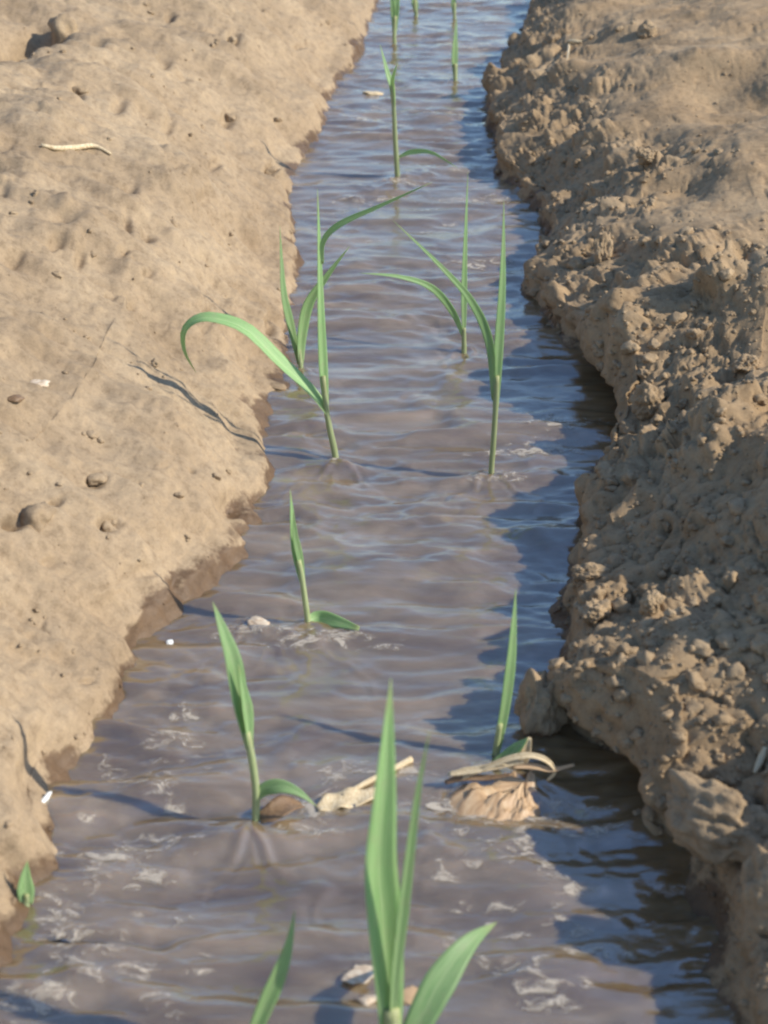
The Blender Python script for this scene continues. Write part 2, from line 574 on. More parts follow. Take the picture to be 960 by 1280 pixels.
    o["label"] = "smooth sunlit sandy furrow bank" if side < 0 else "crumbly furrow bank strewn with clods"
    tri = BVHTree.FromPolygons([tuple(v) for v in P.reshape(-1, 3)[:0]], [], all_triangles=False) if False else None
    return o


bank_left = build_bank(-1)
bank_right = build_bank(1)
bpy.context.view_layer.update()
DG = bpy.context.evaluated_depsgraph_get()
BVL, BVR = BVHTree.FromObject(bank_left, DG), BVHTree.FromObject(bank_right, DG)
CAM = Vector((0, 0, CAM_H))


def on_bank(x, y):
    """place on either bank seen at a photograph pixel; None where that is water"""
    d = ray(x, y).normalized()
    best = None
    for b in (BVL, BVR):
        h = b.ray_cast(CAM, d)
        if h[0] is not None and (best is None or h[3] < best[3]):
            best = h
    if best is None or best[0].z < 0.001:
        return None
    return best


# bed under the water joins the two banks
bed_y = np.concatenate([np.linspace(-4, 10, 90), np.geomspace(10.5, 220, 20)])
bl, br = edge_l(bed_y) + 0.08, edge_r(bed_y) - 0.08
bt = np.linspace(0, 1, 12)[None, :]
BX = bl[:, None] * (1 - bt) + br[:, None] * bt
bed = grid_obj("furrow_bed", np.stack([BX, bed_y[:, None].repeat(12, 1), -0.11 + 0.01 * fbm(BX * 6, bed_y[:, None] * 6, 0 * BX, 9, 2)], -1), M['soil_right'])
bed["kind"] = "structure"

# ------------------------------------------------------------------ water: flowing towards the camera, with wakes round stems and litter
WAKES = [(420, 577, 1.0), (614, 592, 1.0), (580, 440, 1.0), (497, 224, 1.0), (376, 458, .6), (385, 782, .8), (320, 1032, 1.0), (620, 960, 1.5),
         (569, 103, .8), (493, 56, .8), (322, 782, .6), (490, 1320, 1.2)]
WAKE_W = [(at_z(x, y), a) for x, y, a in WAKES]


def wave(x, y):
    wx = 0.05 * fbm(x * 5, y * 5, 0 * x, 100, 2)
    wy = 0.03 * fbm(x * 4, y * 4, 0 * x + 9, 101, 2)
    h = 0.0050 * fbm(x * 6 + wx * 8, y * 13 + wy * 20, 0 * x, 102, 3, 0.55)
    am = 0.35 + 1.0 * sstep(-0.3, 0.5, fbm(x * 3.1, y * 3.6, 0 * x, 120, 2))
    h = h + am * 0.0064 * vnoise((x + wx) * 5 - y * 3, (y + wy) * 24, 0 * x, 105)
    h = h + am * 0.0016 * (1 - 2 * np.abs(vnoise((x + wx) * 7 + y * 5, (y + wy) * 17, 0 * x, 106)))
    h = h + am * 0.0034 * vnoise((x + wx) * 11 + y * 6, (y + wy) * 50, 0 * x, 108)
    h = h + am * 0.0011 * fbm(x * 24, y * 84, 0 * x, 111, 2, 0.6)
    wkx = 0.02 * fbm(x * 16, y * 16, 0 * x, 130, 2)
    wky = 0.02 * fbm(x * 16, y * 16, 0 * x + 4, 131, 2)
    for p, a in WAKE_W:
        dx, dy = x - p.x + wkx, p.y - y + wky                     # dy > 0 : downstream (towards the camera)
        r = np.sqrt(dx * dx + dy * dy)
        arm = np.abs(dx) - 0.55 * (dy + 0.012)
        fall = np.exp(-np.clip(r, 0, 9) / 0.11) * sstep(-0.03, 0.02, dy)
        h = h + a * 0.0024 * np.cos(arm * 2 * math.pi / 0.036) * np.exp(-(arm / 0.03) ** 2) * fall
        h = h + a * 0.0060 * np.exp(-(dx / 0.055) ** 2 - ((dy - .01) / 0.028) ** 2)
    return h


wy_ = np.concatenate([np.linspace(-4, 0.85, 14)[:-1], 0.85 * (9.5 / 0.85) ** np.linspace(0, 1, 900), np.geomspace(9.8, 220, 30)])
wl, wr = edge_l(wy_) - 0.07, edge_r(wy_) + 0.07
wt = np.linspace(0, 1, 330)[None, :]
WX = wl[:, None] * (1 - wt) + wr[:, None] * wt
WY = wy_[:, None].repeat(330, 1)
water = grid_obj("water", np.stack([WX, WY, wave(WX, WY)], -1), M['water'])
water["kind"] = "structure"


def on_water(x, y):
    p = at_z(x, y)
    p.z = float(wave(np.array([p.x]), np.array([p.y]))[0])
    return p


# ------------------------------------------------------------------ soil clods
def clod_mesh(seed, sub=2, elong=(1, 1, 1), mat=None, rough=0.26):
    import bmesh
    bm = bmesh.new()
    bmesh.ops.create_icosphere(bm, subdivisions=sub, radius=1.0)
    V = np.array([v.co[:] for v in bm.verts])
    n_ = V / np.linalg.norm(V, axis=1, keepdims=True)
    rng = np.random.RandomState(seed)
    # a few flat broken faces, then lumps
    r = np.ones(len(V))
    for _ in range(11):
        a = rng.normal(size=3)
        a /= np.linalg.norm(a)
        dd = n_ @ a
        cut = rng.uniform(0.6, 0.88)
        r = np.where(dd > cut, np.minimum(r, cut / np.maximum(dd, 1e-3)), r)
    r += rough * fbm(n_[:, 0] * 1.7 + seed, n_[:, 1] * 1.7, n_[:, 2] * 1.7, seed, 3, 0.55)
    if sub > 2:
        r += 0.085 * fbm(n_[:, 0] * 5 + seed, n_[:, 1] * 5, n_[:, 2] * 5, seed + 40, 4, 0.6)
    V2 = n_ * r[:, None] * np.array(elong)[None]
    for v, c in zip(bm.verts, V2):
        v.co = c
    me = bpy.data.meshes.new("soil_clod")
    bm.to_mesh(me)
    bm.free()
    me.polygons.foreach_set("use_smooth", [True] * len(me.polygons))
    me.materials.append(mat or M['clod'])
    return me


CLODS = [clod_mesh(s, 3, e) for s, e in ((1, (1, .9, .8)), (2, (1.2, .8, .75)), (3, (.9, 1.1, .9)), (4, (1, 1, .65)), (5, (1.3, .9, .8)), (6, (.9, .8, 1)), (7, (1.1, 1, .7)))]
CLODS_FINE = [clod_mesh(s + 20, 5, e, None, 0.20) for s, e in ((1, (1, .9, .9)), (2, (1.2, .9, .8)), (3, (.85, .9, 1.15)), (4, (1.15, 1, .8)))]


CLODS_SANDY = []
for src in CLODS_FINE + CLODS:
    me_ = src.copy()
    me_.materials.clear()
    me_.materials.append(M['soil_left'])
    CLODS_SANDY.append(me_)


def put_clod(p, r, me, label, group=None, rot=None, scale=(1, 1, 1), sink=0.3):
    o = bpy.data.objects.new("soil_clod", me)
    o.location = p + Vector((0, 0, r * scale[2] * (0.8 - 2 * sink) * 0.8))
    o.scale = (r * scale[0], r * scale[1], r * scale[2])
    o.rotation_euler = rot or (random.uniform(-.5, .5), random.uniform(-.5, .5), random.uniform(0, 6.28))
    col.objects.link(o)
    return tag(o, label, "soil clod", group)


BIG = [  # pixel, radius in pixels, label, scale, at water level
    (674, 915, 46, "upright tan clod jutting into the water above the dry husk", (.72, .8, 1.5), True),
    (908, 1045, 74, "big pale boulder-like clod on the lower right water edge", (1.0, .8, .85), False),
    (965, 1140, 60, "large flat-topped clod in the bottom right corner by the water", (.8, .9, 1.0), False),
    (812, 512, 27, "pointed clod standing at the tip above the shaded bay", (.8, .8, 1.2), False),
    (743, 770, 22, "rounded clod at the water edge just above the upright clod", (1, 1, .9), False),
    (735, 722, 20, "lumpy clod on the right water edge halfway down", (1.1, 1, .9), False),
    (815, 760, 17, "round clod on the right slope beside a dark cast shadow", (1, 1, .9), False),
    (930, 460, 17, "rounded pale clod near the right picture edge above the bay", (1, 1, .9), False),
    (808, 45, 14, "dark-shadowed clod at the top of the right slope", (1, 1, 1), False),
    (808, 200, 13, "clod at the right crest casting a black shadow", (1, 1, 1), False),
    (752, 325, 19, "tall pale clod on the right slope beside a long shadow", (.8, .9, 1.2), False),
    (48, 648, 22, "ragged upright clod on the left bank with a dark hollow beside it", (.8, .9, 1.2), False),
    (135, 660, 17, "smooth half-buried clod on the lower left bank", (1.2, 1, .8), False),
    (118, 598, 15, "half-buried clod on the left bank above the smooth one", (1.2, 1, .8), False),
    (345, 482, 20, "wet dark clod on the left waterline behind the arching leaf", (1.4, 1, .7), True),
    (286, 148, 8, "small dark round clod on the upper left bank", (1, 1, 1), False),
    (290, 52, 8, "lone dark clod near the top of the left bank", (1, 1, 1), False),
    (338, 214, 9, "dark wet clod at the brink of the upper left bank", (1, 1, 1), False),
    (100, 115, 10, "dark jagged clod above the pale twig on the left bank", (1, 1, 1), False),
    (80, 44, 24, "big lump added to shade the hollow in the top left corner", (1.0, 1.4, 1.3), False),  # added clod, tall so that its shadow darkens the hollow to its left
]
for i, (x, y, r, lab, sc, low) in enumerate(BIG):
    if low:
        p = on_water(x, y)
    else:
        h = on_bank(x, y)
        p = h[0] if h else on_water(x, y)
    rr = r * px_size(p)
    put_clod(p, rr, (CLODS_FINE[i % 4] if x > 480 else CLODS_SANDY[4 + i % 7]), lab, None, (random.uniform(-.25, .25), random.uniform(-.25, .25), random.uniform(0, 6.28)), sc, 0.16 if x > 480 else 0.4)



def zone(y, sd):
    far = "far upstream" if y < 300 else "beside the middle seedlings" if y < 640 else "beside the lower seedlings" if y < 930 else "in the foreground"
    return far + (" close above the water" if sd < 0.09 else " halfway up the slope" if sd < 0.3 else " high up by the crest")


n_r = n_l = 0
tries = 0
while (n_r < 215 or n_l < 55) and tries < 6000:
    tries += 1
    x, y = random.uniform(-10, 970), random.uniform(-10, 1290)
    h = on_bank(x, y)
    if not h:
        continue
    p = h[0]
    if x > 480 and n_r < 215:
        sdist = p.x - float(edge_r(np.array([p.y]))[0])
        if random.random() > math.exp(-(sdist / 0.36) ** 2):
            continue
        r = random.choice([5, 6, 6, 7, 8, 9, 10, 12, 14]) * (0.55 + 0.55 * min(1.0, y / 700))
        put_clod(p, r * px_size(p), random.choice(CLODS), "small tan clod on the right bank, " + zone(y, sdist), "small clods on the right bank", None, (1, 1, 1), 0.42)
        n_r += 1
    elif x < 480 and n_l < 55:
        r = random.choice([4, 4, 5, 5, 6, 7, 8]) * (0.6 + 0.4 * min(1.0, y / 600))
        put_clod(p, r * px_size(p), random.choice(CLODS_SANDY[4:]), "small sandy clod on the left bank, " + zone(y, float(edge_l(np.array([p.y]))[0]) - p.x), "small clods on the left bank", None, (1, 1, .8), 0.42)
        n_l += 1


def crumbs(name, n, xr, size, falloff, mat, label, seed):
    import bmesh
    rng = random.Random(seed)
    base = []
    for k in range(6):
        bm = bmesh.new()
        bmesh.ops.create_icosphere(bm, subdivisions=1, radius=1.0)
        V = np.array([v.co[:] for v in bm.verts])
        V = V * (1 + 0.6 * fbm(V[:, 0] * 1.6 + k * 7, V[:, 1] * 1.6, V[:, 2] * 1.6, 300 + k, 2))[:, None]
        base.append((V, np.array([[v.index for v in f.verts] for f in bm.faces])))
        bm.free()
    VV, FF, off = [], [], 0
    cnt = t = 0
    while cnt < n and t < n * 8:
        t += 1
        x, y = rng.uniform(*xr), rng.uniform(-15, 1295)
        h = on_bank(x, y)
        if not h:
            continue
        p = h[0]
        sd = (p.x - float(edge_r(np.array([p.y]))[0])) if xr[0] > 200 else (float(edge_l(np.array([p.y]))[0]) - p.x)
        if rng.random() > math.exp(-(max(sd, 0) / falloff) ** 2) + 0.06:
            continue
        V, F = base[rng.randrange(6)]
        r = min(rng.lognormvariate(math.log(size), 0.45), size * 2.6) * px_size(p) * (0.6 + 0.5 * min(1, y / 700))
        a = rng.uniform(0, 6.28)
        ca, sa = math.cos(a), math.sin(a)
        Q = V * r * np.array([rng.uniform(.8, 1.3), rng.uniform(.7, 1.1), rng.uniform(.6, 1.0)])
        Q = np.stack([Q[:, 0] * ca - Q[:, 1] * sa, Q[:, 0] * sa + Q[:, 1] * ca, Q[:, 2]], 1) + np.array(p) + np.array([0, 0, r * 0.1])
        VV.append(Q)
        FF.append(F + off)
        off += len(Q)
        cnt += 1
    V, F = np.concatenate(VV), np.concatenate(FF)
    o = mesh_obj(name, V.tolist(), F.tolist(), mat)
    o["kind"] = "stuff"
    tag(o, label, "soil crumbs")
    return o


crumbs("soil_crumbs", 2200, (560, 975), 2.2, 0.40, M['clod'], "fine soil crumbs littering the right furrow bank", 5)
crumbs("soil_crumbs", 160, (-15, 480), 1.8, 0.9, M['soil_left'], "sparse sandy crumbs on the left furrow bank", 6)

# ------------------------------------------------------------------ seedlings


def catmull(pts, n):
    pts = [Vector(p) for p in pts]
    P = [pts[0] * 2 - pts[1]] + pts + [pts[-1] * 2 - pts[-2]]
    out = []
    m = len(pts) - 1
    for i in range(n + 1):
        t = i / n * m
        k = min(int(t), m - 1)
        f = t - k
        a, b, c, d = P[k:k + 4]
        out.append(0.5 * ((2 * b) + (c - a) * f + (2 * a - 5 * b + 4 * c - d) * f * f + (3 * b - a - 3 * c + d) * f ** 3))
    return out


def blade(name, pts, width, mat, parent=None, fold=0.25, base_w=0.45, peak=0.4, tip=0.0, twist=(0, 0), n=22, thick=0.0007, face=None, loc=None, wavy=0.0):
    """a leaf blade: folded ribbon along a curve, widest at peak, pointed at its tip"""
    c = catmull(pts, n)
    verts, faces, uvs = [], [], []
    K = 7
    for i, p in enumerate(c):
        t = i / n
        tan = (c[min(i + 1, n)] - c[max(i - 1, 0)]).normalized()
        view = (CAM - p).normalized() if face is None else face
        side = tan.cross(view)
        side = side.normalized() if side.length > 1e-6 else Vector((1, 0, 0))
        nor = side.cross(tan).normalized()
        a = math.radians(twist[0] + (twist[1] - twist[0]) * t)
        side, nor = side * math.cos(a) + nor * math.sin(a), nor * math.cos(a) - side * math.sin(a)
        if t < peak:
            wd = base_w + (1 - base_w) * math.sin(t / peak * math.pi / 2)
        else:
            q = (t - peak) / (1 - peak)
            wd = tip + (1 - tip) * (1 - q ** 1.25)
        wd *= width
        for k in range(K):
            u = k / (K - 1) * 2 - 1
            dz = (abs(u) ** 1.3) * fold * wd * 0.5 + wavy * wd * math.sin(t * 17 + u * 2) * abs(u)
            verts.append(p + side * (u * wd * 0.5) + nor * dz)
            uvs.append((k / (K - 1), t))
    for i in range(n):
        for k in range(K - 1):
            a = i * K + k
            faces.append((a, a + 1, a + K + 1, a + K))
    off = loc or (parent.location if parent else Vector((0, 0, 0)))
    o = mesh_obj(name, [v - off for v in verts], faces, mat, parent, True, uvs)
    if loc is not None and parent is None:
        o.location = loc
    s = o.modifiers.new("thickness", 'SOLIDIFY')
    s.thickness = thick
    return o


def tube(name, pts, radii, mat, parent=None, loc=None, n=14, K=9):
    c = catmull(pts, n)
    verts, faces, uvs = [], [], []
    for i, p in enumerate(c):
        t = i / n
        tan = (c[min(i + 1, n)] - c[max(i - 1, 0)]).normalized()
        s = tan.cross(Vector((0, 1, 0)) if abs(tan.y) < 0.9 else Vector((1, 0, 0))).normalized()
        b = tan.cross(s)
        f = t * (len(radii) - 1)
        k = min(int(f), len(radii) - 2)
        r = radii[k] + (radii[k + 1] - radii[k]) * (f - k)
        for j in range(K):
            a = j / K * 2 * math.pi
            verts.append(p + (s * math.cos(a) + b * math.sin(a)) * r)
            uvs.append((j / K, t))
    for i in range(n):
        for j in range(K):
            faces.append((i * K + j, i * K + (j + 1) % K, (i + 1) * K + (j + 1) % K, (i + 1) * K + j))
    faces.append(tuple(range(K))[::-1])
    faces.append(tuple(n * K + j for j in range(K)))
    off = loc or (parent.location if parent else Vector((0, 0, 0)))
    o = mesh_obj(name, [v - off for v in verts], faces, mat, parent, True, uvs)
    if loc is not None and parent is None:
        o.location = loc
    return o


def seedling(label, base, stem, leaves):
    """base, stem and leaf points are pixels; every leaf lies about the distance of its base, leaning by dy metres at its tip"""
    b = at_z(*base)
    root = empty("cane_seedling", Vector((b.x, b.y, 0)))
    tag(root, label, "seedling", "green seedlings growing in the flooded furrow")
    ps = px_size(b)
    sp = [at_y(x, y, b.y) for x, y in stem[0]]
    low = sp[0].copy()
    low.z = -0.115
    low.x += (sp[0].x - sp[1].x) * 0.3
    r0, r1 = stem[1] * ps * .42, stem[2] * ps * .42
    tube("stem", [low] + sp, [r0 * 1.05, r0, (r0 + r1) / 2, r1], M['stem'], root)
    for lf in leaves:
        pts, wd, dy = lf[0], lf[1], lf[2]
        kw = lf[3] if len(lf) > 3 else {}
        n_ = len(pts) - 1
        P = [at_y(x, y, b.y + dy * (i / n_) ** 1.5) for i, (x, y) in enumerate(pts)]
        for i, (x, y) in enumerate(pts):            # a leaf that reaches the water lies on it
            if i and P[i].z < 0.008:
                P[i] = on_water(x, y) + Vector((0, 0, 0.007))
        blade("leaf", P, wd * ps * (0.88 if base[1] < 900 else 1.0), M['leaf'], root, **kw)
    return root


seedling("tall seedling left of centre with a long leaf arching down onto the left bank", (420, 577),
         ([(420, 577), (413, 540), (408, 512), (404, 470)], 10, 7),
         [([(408, 516), (404, 460), (401, 390), (399, 310), (397, 236)], 13, 0.02, dict(peak=.3, twist=(-10, -40))),
          ([(409, 516), (390, 490), (350, 452), (308, 412), (270, 398), (246, 399), (230, 414), (231, 440), (245, 466)], 22, 0.03, dict(peak=.3, twist=(-45, -30))),
          ([(403, 330), (404, 302), (425, 280), (478, 256), (540, 228)], 8, -0.04, dict(peak=.5, twist=(20, -30)))])
seedling("two-leaved seedling at the left waterline behind the arching leaf", (376, 460),
         ([(376, 460), (375, 450), (374, 436)], 8, 6),
         [([(374, 455), (364, 410), (355, 370), (352, 330), (350, 282)], 12, 0.05, dict(peak=.35, twist=(-20, -40))),
          ([(376, 455), (377, 420), (385, 380), (408, 345), (437, 308)], 17, -0.04, dict(peak=.45, twist=(-25, -35)))])
seedling("thin seedling right of centre, behind, with one leaf bowing left", (580, 440),
         ([(580, 440), (580, 425), (580, 410)], 8, 6),
         [([(580, 418), (580, 360), (582, 290), (585, 215)], 9, 0.03, dict(peak=.3, twist=(-15, -40))),
          ([(579, 420), (566, 390), (540, 360), (500, 346), (448, 341)], 10, -0.06, dict(peak=.4, twist=(20, -20)))])
seedling("tall seedling in the middle right with a leaf leaning up to the left", (614, 592),
         ([(614, 592), (617, 550), (620, 500), (621, 470)], 8.5, 8),
         [([(619, 520), (622, 450), (627, 370), (629, 310), (630, 250)], 14, 0.03, dict(peak=.3, twist=(-15, -40))),
          ([(617, 500), (612, 430), (590, 378), (550, 332), (490, 274)], 12, -0.05, dict(peak=.35, twist=(15, -25)))])
seedling("short seedling mid-stream with a leaf lying on the water to its right", (385, 781),
         ([(385, 783), (382, 755), (377, 720), (373, 700)], 9, 8),
         [([(378, 730), (370, 690), (366, 655), (363, 612)], 14, 0.02, dict(peak=.4, twist=(-20, -40))),
          ([(380, 735), (375, 700), (369, 670), (367, 640)], 11, 0.0, dict(peak=.5, twist=(-40, -10))),
          ([(384, 776), (398, 778), (420, 785), (449, 794)], 22, -0.02, dict(peak=.5, base_w=.5, tip=.25, fold=.15))])
seedling("seedling at lower left with folded leaves leaning left over a brown leaf", (320, 1030),
         ([(320, 1032), (320, 990), (315, 950), (308, 915)], 12, 11),
         [([(312, 935), (300, 880), (290, 825), (277, 785), (266, 752)], 22, 0.03, dict(peak=.45, twist=(-15, -35), fold=.4)),
          ([(312, 935), (309, 900), (305, 870), (298, 830)], 16, 0.0, dict(peak=.5, twist=(-45, -30), fold=.5)),
          ([(320, 998), (332, 986), (352, 983), (374, 991), (396, 1008)], 18, -0.02, dict(peak=.4, base_w=.5, twist=(-20, 30)))])
seedling("single upright leaf sprouting behind the floating dry husk", (619, 948),
         ([(619, 950), (621, 930), (625, 905)], 10, 9),
         [([(619, 945), (630, 890), (638, 830), (642, 780), (645, 736)], 14, 0.03, dict(peak=.45, base_w=.7, twist=(-25, -35)))])
seedling("largest seedling in the foreground with broad upright leaves", (492, 1345),
         ([(492, 1345), (490, 1300), (489, 1260)], 30, 26),
         [([(488, 1320), (486, 1240), (480, 1160), (474, 1080), (479, 1000), (484, 920), (489, 848)], 42, 0.03, dict(peak=.42, twist=(-10, -25), fold=.4, base_w=.5, n=34)),
          ([(489, 1310), (492, 1230), (502, 1140), (512, 1060), (522, 990), (537, 915)], 16, -0.02, dict(peak=.4, twist=(-45, -30), fold=.5, n=30)),
          ([(494, 1335), (520, 1285), (550, 1228), (585, 1180), (622, 1152)], 40, 0.12, dict(peak=.5, base_w=.35, twist=(5, -5), fold=.18, n=30))])
seedling("lone curved leaf rising from the bottom edge left of the largest seedling", (300, 1335),
         ([(300, 1335), (306, 1318), (312, 1300)], 16, 12),
         [([(304, 1325), (325, 1270), (348, 1215), (360, 1180), (369, 1138)], 23, 0.02, dict(peak=.4, twist=(-20, -40), fold=.4))])
seedling("tiny green shoot at the foot of the left bank, bottom left", (33, 1130),
         ([(33, 1135), (33, 1126), (33, 1118)], 10, 8),
         [([(33, 1130), (32, 1112), (32, 1095), (34, 1076)], 21, 0.01, dict(peak=.35, base_w=.7))])
seedling("slim pale-stemmed seedling far upstream with a dark leaf drooping right", (497, 223),
         ([(497, 223), (495, 190), (493, 150), (491, 105)], 8, 6),
         [([(493, 150), (490, 110), (484, 90), (475, 55)], 9, 0.05, dict(peak=.5, twist=(-25, -35))),
          ([(493, 140), (491, 110), (492, 95), (497, 78)], 8, -0.03, dict(peak=.4, twist=(50, 40))),
          ([(499, 196), (515, 190), (540, 191), (572, 210)], 7, -0.05, dict(peak=.4, twist=(20, -30)))])
seedling("upright single-leaf seedling far upstream right of centre", (569, 103),
         ([(569, 103), (569, 92), (569, 80)], 6, 6),
         [([(569, 98), (568, 75), (569, 50), (571, 22)], 10, 0.05, dict(peak=.45, base_w=.6, twist=(-25, -35)))])
seedling("slender seedling at the top edge left of centre", (493, 56),
         ([(493, 56), (493, 40), (494, 20)], 6, 5),
         [([(493, 45), (494, 20), (497, -10), (500, -40)], 10, 0.05, dict(peak=.4)),
          ([(493, 40), (491, 10), (487, -20)], 7, 0.0, dict(peak=.4))])
seedling("small seedling tip at the very top between two others", (520, 20),
         ([(520, 20), (519, 10), (519, 0)], 6, 5),
         [([(520, 16), (518, 0), (514, -30)], 9, 0.05, dict(peak=.4))])
seedling("farthest seedling at the top edge right of centre", (568, 24),
         ([(568, 24), (568, 14), (568, 4)], 5, 4),
         [([(568, 20), (567, 0), (568, -30)], 7, 0.05, dict(peak=.4))])

# ------------------------------------------------------------------ straw, husks and litter


def bank_pts(pxs, lift):
    out = []
    for x, y in pxs:
        h = on_bank(x, y)
        p = h[0].copy() if h else on_water(x, y)
        p.z += lift
        out.append(p)
    return out


def twig(name, pxs, wpx, label, cat, mat, lift_px=0.4):
    P0 = bank_pts(pxs, 0)
    ps = px_size(P0[0])
    P = [p + Vector((0, 0, lift_px * wpx * ps)) for p in P0]
    o = tube(name, P, [wpx * ps * .3, wpx * ps * .55, wpx * ps * .5, wpx * ps * .2], mat, None, P[0].copy(), 14, 7)
    return tag(o, label, cat)


twig("dry_twig", [(52, 184), (72, 188), (96, 187), (118, 185), (139, 195)], 7, "pale bent dry stalk lying on the upper left bank", "twig", M['straw'])
twig("straw_piece", [(712, 45), (711, 58), (709, 76)], 3, "thin upright straw on the upper right slope", "straw", M['straw'])
twig("straw_piece", [(710, 53), (718, 54), (727, 54)], 5, "tiny pale straw bit beside the thin straw on the right slope", "straw", M['straw'])
twig("straw_piece", [(956, 940), (950, 955), (942, 972)], 9, "pale split straw stuck on the big clod at right edge", "straw", M['straw'], 0.8)


def chip(name, x, y, w_, d_, h_, label, cat, mat, water_=True, rz=0.0, seed=0, sink=0.25):
    hit = None if water_ else on_bank(x, y)
    p = hit[0] if hit else on_water(x, y)
    ps = px_size(p)
    me = clod_mesh(900 + seed, 3, (1, 1, 1), mat, 0.25)
    o = bpy.data.objects.new(name, me)
    o.scale = (w_ * ps / 2, d_ * ps / 2, h_ * ps / 2)
    o.rotation_euler = (0, 0.08, rz)
    o.location = p + Vector((0, 0, o.scale.z * (1 - 2 * sink)))
    col.objects.link(o)
    return tag(o, label, cat)


chip("pale_chip", 50, 481, 26, 22, 9, "whitish chip on the left bank", "chip", M['pale_chip'], False, 0.5, 1)
chip("dead_leaf_bit", 20, 500, 26, 16, 8, "brownish leaf scrap near the left picture edge", "leaf scrap", M['brown_leaf'], False, 0.4, 2)
chip("floating_chip", 323, 780, 34, 26, 10, "pale chip with brown side floating beside the short seedling", "chip", M['pale_chip'], True, 0.1, 3)
chip("floating_petal", 212, 799, 9, 14, 4, "tiny white round petal floating by the left bank", "petal", M['white_petal'], True, 0, 4)
chip("violet_petal", 268, 703, 13, 12, 5, "tiny violet petal at the left waterline", "petal", M['violet_petal'], True, 0.2, 5)
chip("white_petal", 59, 1010, 9, 34, 8, "narrow white petal at the left waterline in the foreground", "petal", M['white_petal'], True, -0.3, 6)
chip("husk_scrap", 462, 1247, 28, 20, 9, "pale husk scrap at the foot of the largest seedling, left", "husk", M['pale_chip'], True, 0.6, 7)
chip("husk_scrap", 452, 1217, 52, 34, 6, "flat pale husk scrap just behind the largest seedling", "husk", M['pale_chip'], True, 0.3, 8, 0.35)
chip("husk_scrap", 516, 1245, 40, 40, 10, "pinkish tan husk between the broad leaves of the largest seedling", "husk", M['husk'], True, 0.3, 9)
P = [on_water(x, y) + Vector((0, 0, .003)) for x, y in ((396, 1014), (420, 1006), (450, 1000), (482, 990))]
tag(blade("husk_strip", P, .030, M['straw'], None, .2, .4, .5, .3, (4, -4), 18, .002, Vector((0, -.2, 1)).normalized(), P[0].copy(), .12), "flat cream husk strip drifting left of the dry husk", "husk")
chip("straw_scrap", 466, 117, 26, 20, 5, "small tan scrap floating far upstream left", "straw", M['straw'], True, 0.0, 11)

# yellow floating straw
P = [on_water(x, y) + Vector((0, 0, .004)) for x, y in ((428, 1000), (460, 982), (490, 966), (514, 953))]
tag(tube("floating_straw", P, [.0035, .004, .0042, .0045], M['straw'], None, P[0].copy()), "yellow straw floating behind the largest seedling", "straw")

# brown dead leaf at the foot of the lower-left seedling
c0 = on_water(352, 1032)
P = [on_water(325, 1032) + Vector((0, 0, .004)), on_water(342, 1030) + Vector((0, 0, .012)), on_water(360, 1022) + Vector((0, 0, .018)), on_water(378, 1012) + Vector((0, 0, .006))]
tag(blade("dead_leaf", P, 30 * px_size(c0), M['brown_leaf'], None, .3, .5, .6, .3, (0, 20), 16, .001, Vector((0.1, -.5, 1)).normalized(), c0), "curled brown dead leaf at the foot of the lower-left seedling", "dead leaf")

# dry husk mound with strips on top
c0 = on_water(612, 1008)
ps = px_size(c0)
husk = empty("dry_husk", Vector((c0.x, c0.y, 0)))
tag(husk, "crumpled tan dry husk stranded mid-stream with curled strips on top", "husk")
verts, faces, uvs = [], [], []
NU, NV = 72, 30
apex = on_water(655, 985) - husk.location
RIM = [(645, 982), (600, 976), (562, 980), (540, 1000), (570, 1022), (612, 1032), (652, 1027), (680, 1010), (684, 990)]
rim = catmull([on_water(x, y) - husk.location for x, y in RIM], NU)
for i in range(NU + 1):
    u = i / NU
    q = rim[i]
    for j in range(NV + 1):
        t = j / NV
        crease = 1.1 * float(fbm(np.array([u * 9.0]), np.array([t * 1.6]), np.array([0.0]), 501, 4, 0.6)[0])
        hgt = 0.014 * math.sin(min(1, (1 - t) * 1.15 + .02) * math.pi / 2) ** 0.75 + 0.010 * math.sin(t * math.pi) * crease
        p = apex * (1 - t) + q * t * (1 + 0.05 * crease * t)
        verts.append(Vector((p.x - .02 * t * (1 - t), p.y + 0.012 * math.sin(t * math.pi) * crease, hgt - 0.010 * t * t - .002)))
        uvs.append((u, t))
for i in range(NU):
    for j in range(NV):
        a = i * (NV + 1) + j
        faces.append((a, a + NV + 1, a + NV + 2, a + 1))
mesh_obj("husk_body", verts, faces, M['husk'], husk, True, uvs)
yb = c0.y + 0.03


def hp(x, y, dy=0.0):
    return at_y(x, y, yb + dy)


UPV = Vector((0.1, -.7, .7)).normalized()
for pts, wd, mt, tw in (([(560, 968), (590, 963), (625, 957), (655, 952)], 9, 'straw', 20),
                    ([(600, 962), (630, 950), (660, 944), (682, 950), (694, 964), (684, 976)], 7, 'straw', -20),
                    ([(556, 978), (580, 972), (610, 972), (640, 968)], 8, 'brown_leaf', 10),
                    ([(640, 958), (668, 958), (690, 962), (718, 956)], 7, 'husk', 0),
                    ([(575, 974), (600, 962), (628, 953), (640, 962)], 7, 'straw', 30)):
    blade("husk_strip", [hp(x, y) for x, y in pts], wd * ps, M[mt], husk, .5, .6, .4, .3, (tw, -tw), 18, .0012, UPV, None, .1)
blade("leaf_tip", [hp(x, y, .02) for x, y in ((618, 954), (635, 944), (650, 932), (660, 922))], 15 * ps, M['leaf'], husk, .4, .6, .5, .05, (10, 30), 14, .001, UPV)
blade("leaf_tip", [hp(x, y, .02) for x, y in ((662, 922), (658, 935), (655, 948), (652, 958))], 14 * ps, M['straw'], husk, .3, .3, .6, .4, (0, 10), 10, .001, UPV)

